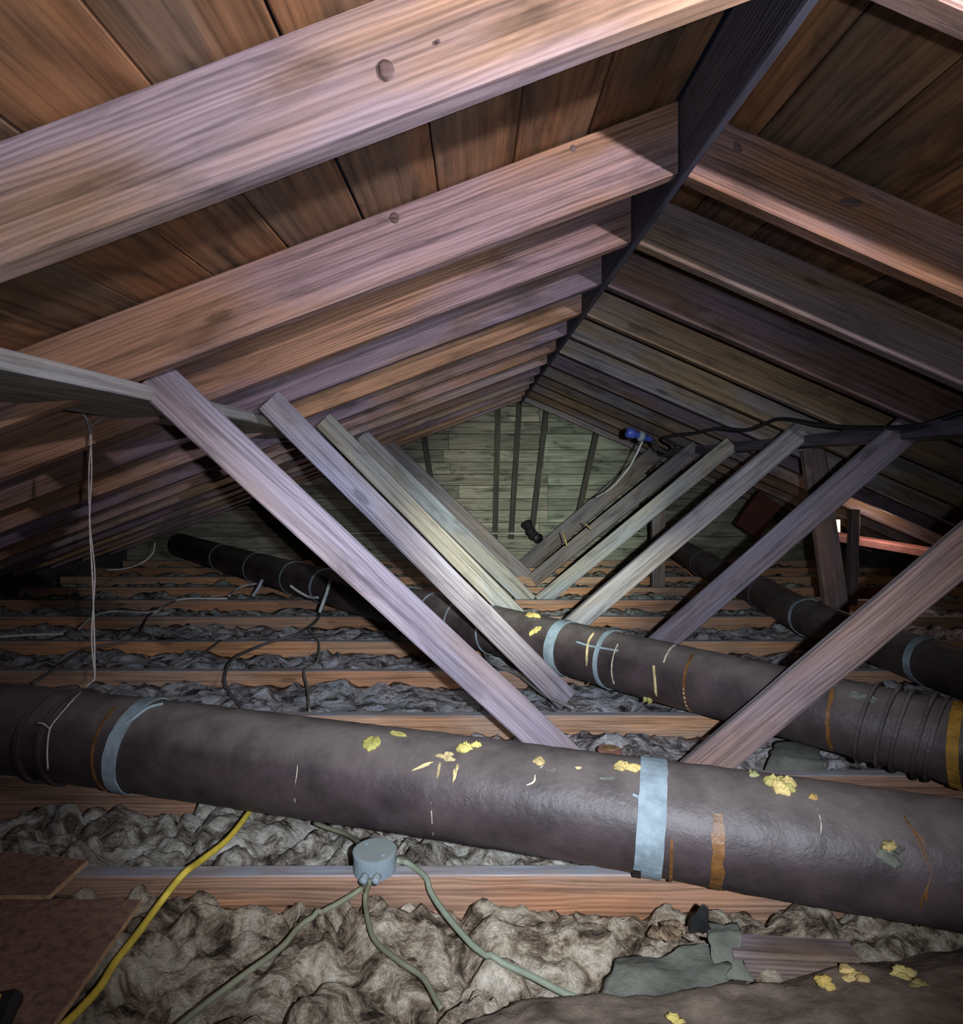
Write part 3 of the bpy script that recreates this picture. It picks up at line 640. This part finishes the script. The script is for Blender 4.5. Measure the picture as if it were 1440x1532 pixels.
# ---------------------------------------------------------------- chipboard panels, lower left
def slab(name, poly, z0, z1, mat, edge=None, parent=None, label=None, color=(1, 1, 1, 1), rag=0):
    pts = []
    for i in range(len(poly)):
        a = Vector((*poly[i], 0)); b = Vector((*poly[(i+1) % len(poly)], 0)); n = max(1, int((b-a).length/.02)) if rag else 1
        for k2 in range(n):
            p = a.lerp(b, k2/n); q = rag*noise.noise(p*40) if k2 else 0
            pts.append((p.x+q, p.y+q))
    n = len(pts); vs = [(x, y, z0) for x, y in pts]+[(x, y, z1) for x, y in pts]
    fs = [tuple(range(n-1, -1, -1)), tuple(n+i for i in range(n))]+[(i, (i+1) % n, n+(i+1) % n, n+i) for i in range(n)]
    o = link(name, vs, fs, mat, parent=parent, color=color)
    if edge is not None:
        o.data.materials.append(edge)
        for f in o.data.polygons[2:]: f.material_index = 1
    return o
o = slab('chipboard_panel', [(-1.55, .5), (-.615, .5), (-.612, .95), (-.624, 1.222), (-1.55, 1.228)], ZF+.002, ZF+.013, M['osb'], M['osb_edge'], rag=.002); tag(o, 'larger brown chipboard panel in the lower left corner with a pale cut edge', 'panel', 'chipboard panels')
o = slab('chipboard_panel', [(-1.55, 1.233), (-.805, 1.233), (-.797, 1.345), (-.98, 1.37), (-1.55, 1.37)], ZF+.003, ZF+.014, M['osb'], M['osb_edge'], rag=.002); tag(o, 'smaller chipboard panel tucked behind the larger one at the left edge', 'panel', 'chipboard panels')
# black tool with yellow stripe in the corner
tl = empty('tape_measure', G(5, 1520, ZF+.014)); tag(tl, 'black tool with a yellow stripe cut off by the lower left corner', 'tool')
a = G(-40, 1600, -.79); b = G(14, 1496, -.79)
beam('body', a, b, .035, .028, (0, 0, 1), M['black'], parent=tl, ch=.008); beam('stripe', a+Vector((-.004, 0, .015)), b+Vector((-.008, -.012, .015)), .010, .004, (0, 0, 1), M['yellow'], parent=tl, ch=.001)

# ---------------------------------------------------------------- paper, scraps and boards, lower right
def sheet(name, grid, mat, t=.004, amp=.01, fr=12, label=None, cat=None, n=26, color=(1, 1, 1, 1), seed=0, group=None):
    """crumpled sheet through a 2D grid of control points (rows of vectors), with thickness"""
    R = len(grid); Q = len(grid[0]); top = []
    for j in range(n+1):
        v = j/n*(R-1); j0 = min(int(v), R-2); fv = v-j0
        for i in range(n+1):
            u = i/n*(Q-1); i0 = min(int(u), Q-2); fu = u-i0
            p = grid[j0][i0].lerp(grid[j0][i0+1], fu).lerp(grid[j0+1][i0].lerp(grid[j0+1][i0+1], fu), fv)
            q = Vector((p.x*fr+seed, p.y*fr, 0)); d = noise.fractal(q, .8, 2, 4)*amp
            e = min(i, j, n-i, n-j)
            ex = noise.noise_vector(p*30)*.012 if e == 0 else Vector((0, 0, 0))
            top.append(p+Vector((ex.x, ex.y, d)))
    m = n+1; vs = top+[p-Vector((0, 0, t)) for p in top]; K = m*m
    fs = [(j*m+i, j*m+i+1, (j+1)*m+i+1, (j+1)*m+i) for j in range(n) for i in range(n)]
    fs += [(K+j*m+i, K+(j+1)*m+i, K+(j+1)*m+i+1, K+j*m+i+1) for j in range(n) for i in range(n)]
    ring = list(range(m))+[j*m+n for j in range(1, m)]+[n*m+i for i in range(n-1, -1, -1)]+[j*m for j in range(n-1, 0, -1)]
    for q in range(len(ring)): a, b = ring[q], ring[(q+1) % len(ring)]; fs.append((b, a, K+a, K+b))
    o = link(name, vs, fs, mat, smooth=True, color=color)
    if label: tag(o, label, cat, group)
    return o
ks = [[G(560, 1700, -.80), G(900, 1700, -.79), G(1300, 1700, -.78), G(1700, 1700, -.77)],
      [G(600, 1560, -.84), G(900, 1560, -.82), G(1240, 1560, -.80), G(1660, 1560, -.78)],
      [G(760, 1508, -.87), G(940, 1492, -.855), G(1200, 1468, -.84), G(1560, 1420, -.83)],
      [G(800, 1500, -.93), G(960, 1482, -.92), G(1210, 1452, -.90), G(1560, 1400, -.90)]]
sheet('kraft_paper', ks, M['kraft'], .006, .016, 7, 'large crumpled brown kraft paper sheet in the lower right corner', 'paper', n=60)
sheet('paper_flap', [[G(880, 1525, -.86), G(1000, 1535, -.86), G(1092, 1505, -.855)], [G(905, 1462, -.86), G(1000, 1450, -.85), G(1088, 1440, -.85)], [G(925, 1432, -.87), G(990, 1425, -.86), G(1070, 1405, -.86)]],
      M['flap'], .003, .01, 10, 'grey-green paper flap lying on the wool left of the broken board', 'paper', n=24, seed=3)
sheet('paper_flap', [[G(1076, 1470, -.87), G(1120, 1460, -.86)], [G(1056, 1400, -.83), G(1108, 1396, -.83)], [G(1050, 1384, -.84), G(1105, 1384, -.83)]],
      M['flap'], .003, .008, 12, 'pale olive cardboard piece standing against the broken board', 'cardboard', n=16, seed=5, color=(1, 1, 1, 1))
sheet('paper_flap', [[G(1135, 1172, -.86), G(1238, 1185, -.86)], [G(1150, 1135, -.80), G(1232, 1140, -.80)], [G(1160, 1110, -.79), G(1222, 1105, -.79)]],
      M['flap'], .003, .008, 9, 'smooth blue-grey paper leaning behind the foot of the nearest right brace', 'paper', n=18, seed=8, color=(1.0, 1.15, 1.4, 1))
o = beam('broken_board', G(1090, 1430, -.865), G(1275, 1440, -.865), .055, .05, (0, 0, 1), M['rafter'], (.50, .50, .48, 1), ch=.006); tag(o, 'short weathered broken board lying under the right part of the front duct', 'board')
sheet('dark_scrap', [[G(1030, 1402, -.86), G(1062, 1404, -.86)], [G(1035, 1374, -.80), G(1060, 1374, -.80)], [G(1050, 1352, -.77), G(1058, 1354, -.77)]], M['black'], .004, .006, 30, 'small dark pointed scrap standing in the wool under the strap', 'scrap', n=10)
for i, (x, y, s, col, lb) in enumerate([(1035, 1400, .028, (.9, .82, .8, 1), 'pinkish white wool tuft beside the dark pointed scrap'), (985, 1395, .030, (1, .85, .7, 1), 'cream wool tuft below the wide blue strap'),
        (1280, 1462, .022, (1, .9, .7, 1), 'larger yellowish foam scrap on the back edge of the brown paper'), (1232, 1470, .018, (1, .9, .5, 1), 'flat yellow foam scrap at the left end of the paper edge'),
        (1345, 1458, .020, (.8, .8, .6, 1), 'pale foam scrap right along the paper edge'), (1375, 1474, .016, (.5, .5, .4, 1), 'small dull foam scrap at the right end of the paper edge'),
        (1286, 1484, .010, (1, .5, .25, 1), 'tiny orange foam crumb on the brown paper'), (1018, 1528, .012, (1, 1, .6, 1), 'tiny yellow foam crumb at the bottom edge')]):
    c0 = G(x, y, -.825 if x > 1200 or y > 1520 else -.85); vs = []; fs = []; nu, nv = 16, 9
    for lobe in range(4):
        c = c0+Vector((random.uniform(-1, 1)*s, random.uniform(-.6, .6)*s, random.uniform(-.1, .3)*s)) if lobe else c0
        sl = s*random.uniform(.35, .6); b0 = len(vs)
        for j in range(nv+1):
            ph = math.pi*j/nv
            for k2 in range(nu):
                th = 2*math.pi*k2/nu; n3 = Vector((math.sin(ph)*math.cos(th), math.sin(ph)*math.sin(th), math.cos(ph)))
                r = sl*(1+.45*noise.noise(n3*1.6+Vector((i*9, lobe*5, 0)))+.22*noise.noise(n3*4+Vector((i*9, 0, lobe)))); vs.append(c+Vector((n3.x*r*1.4, n3.y*r, n3.z*r*.6)))
        fs += [(b0+j*nu+k2, b0+(j+1)*nu+k2, b0+(j+1)*nu+(k2+1) % nu, b0+j*nu+(k2+1) % nu) for j in range(nv) for k2 in range(nu)]
    o = link('foam_scrap', vs, fs, M['foam'] if x > 1200 or y > 1500 else M['wool'], smooth=True, color=col); tag(o, lb, 'scrap', 'scraps in the lower right')

# ---------------------------------------------------------------- daylight leaking in at the right eave
o = slab('daylight_glow_1', [(0, 0), (.085, 0), (.085, .01), (0, .01)], 0, .095, M['day'])  # glowing slab added in place of a daylit piece of wood
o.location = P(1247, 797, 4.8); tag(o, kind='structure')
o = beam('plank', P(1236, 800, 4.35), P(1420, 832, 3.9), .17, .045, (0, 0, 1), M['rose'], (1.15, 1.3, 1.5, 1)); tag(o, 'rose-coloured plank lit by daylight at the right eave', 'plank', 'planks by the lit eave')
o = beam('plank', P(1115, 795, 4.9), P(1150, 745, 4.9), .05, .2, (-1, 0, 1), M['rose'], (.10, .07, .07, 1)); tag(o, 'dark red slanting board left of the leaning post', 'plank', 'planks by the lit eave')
lamp('eave_daylight', 'POINT', P(1318, 779, 4.0), 1.7, (1, .70, .60), size=.04)
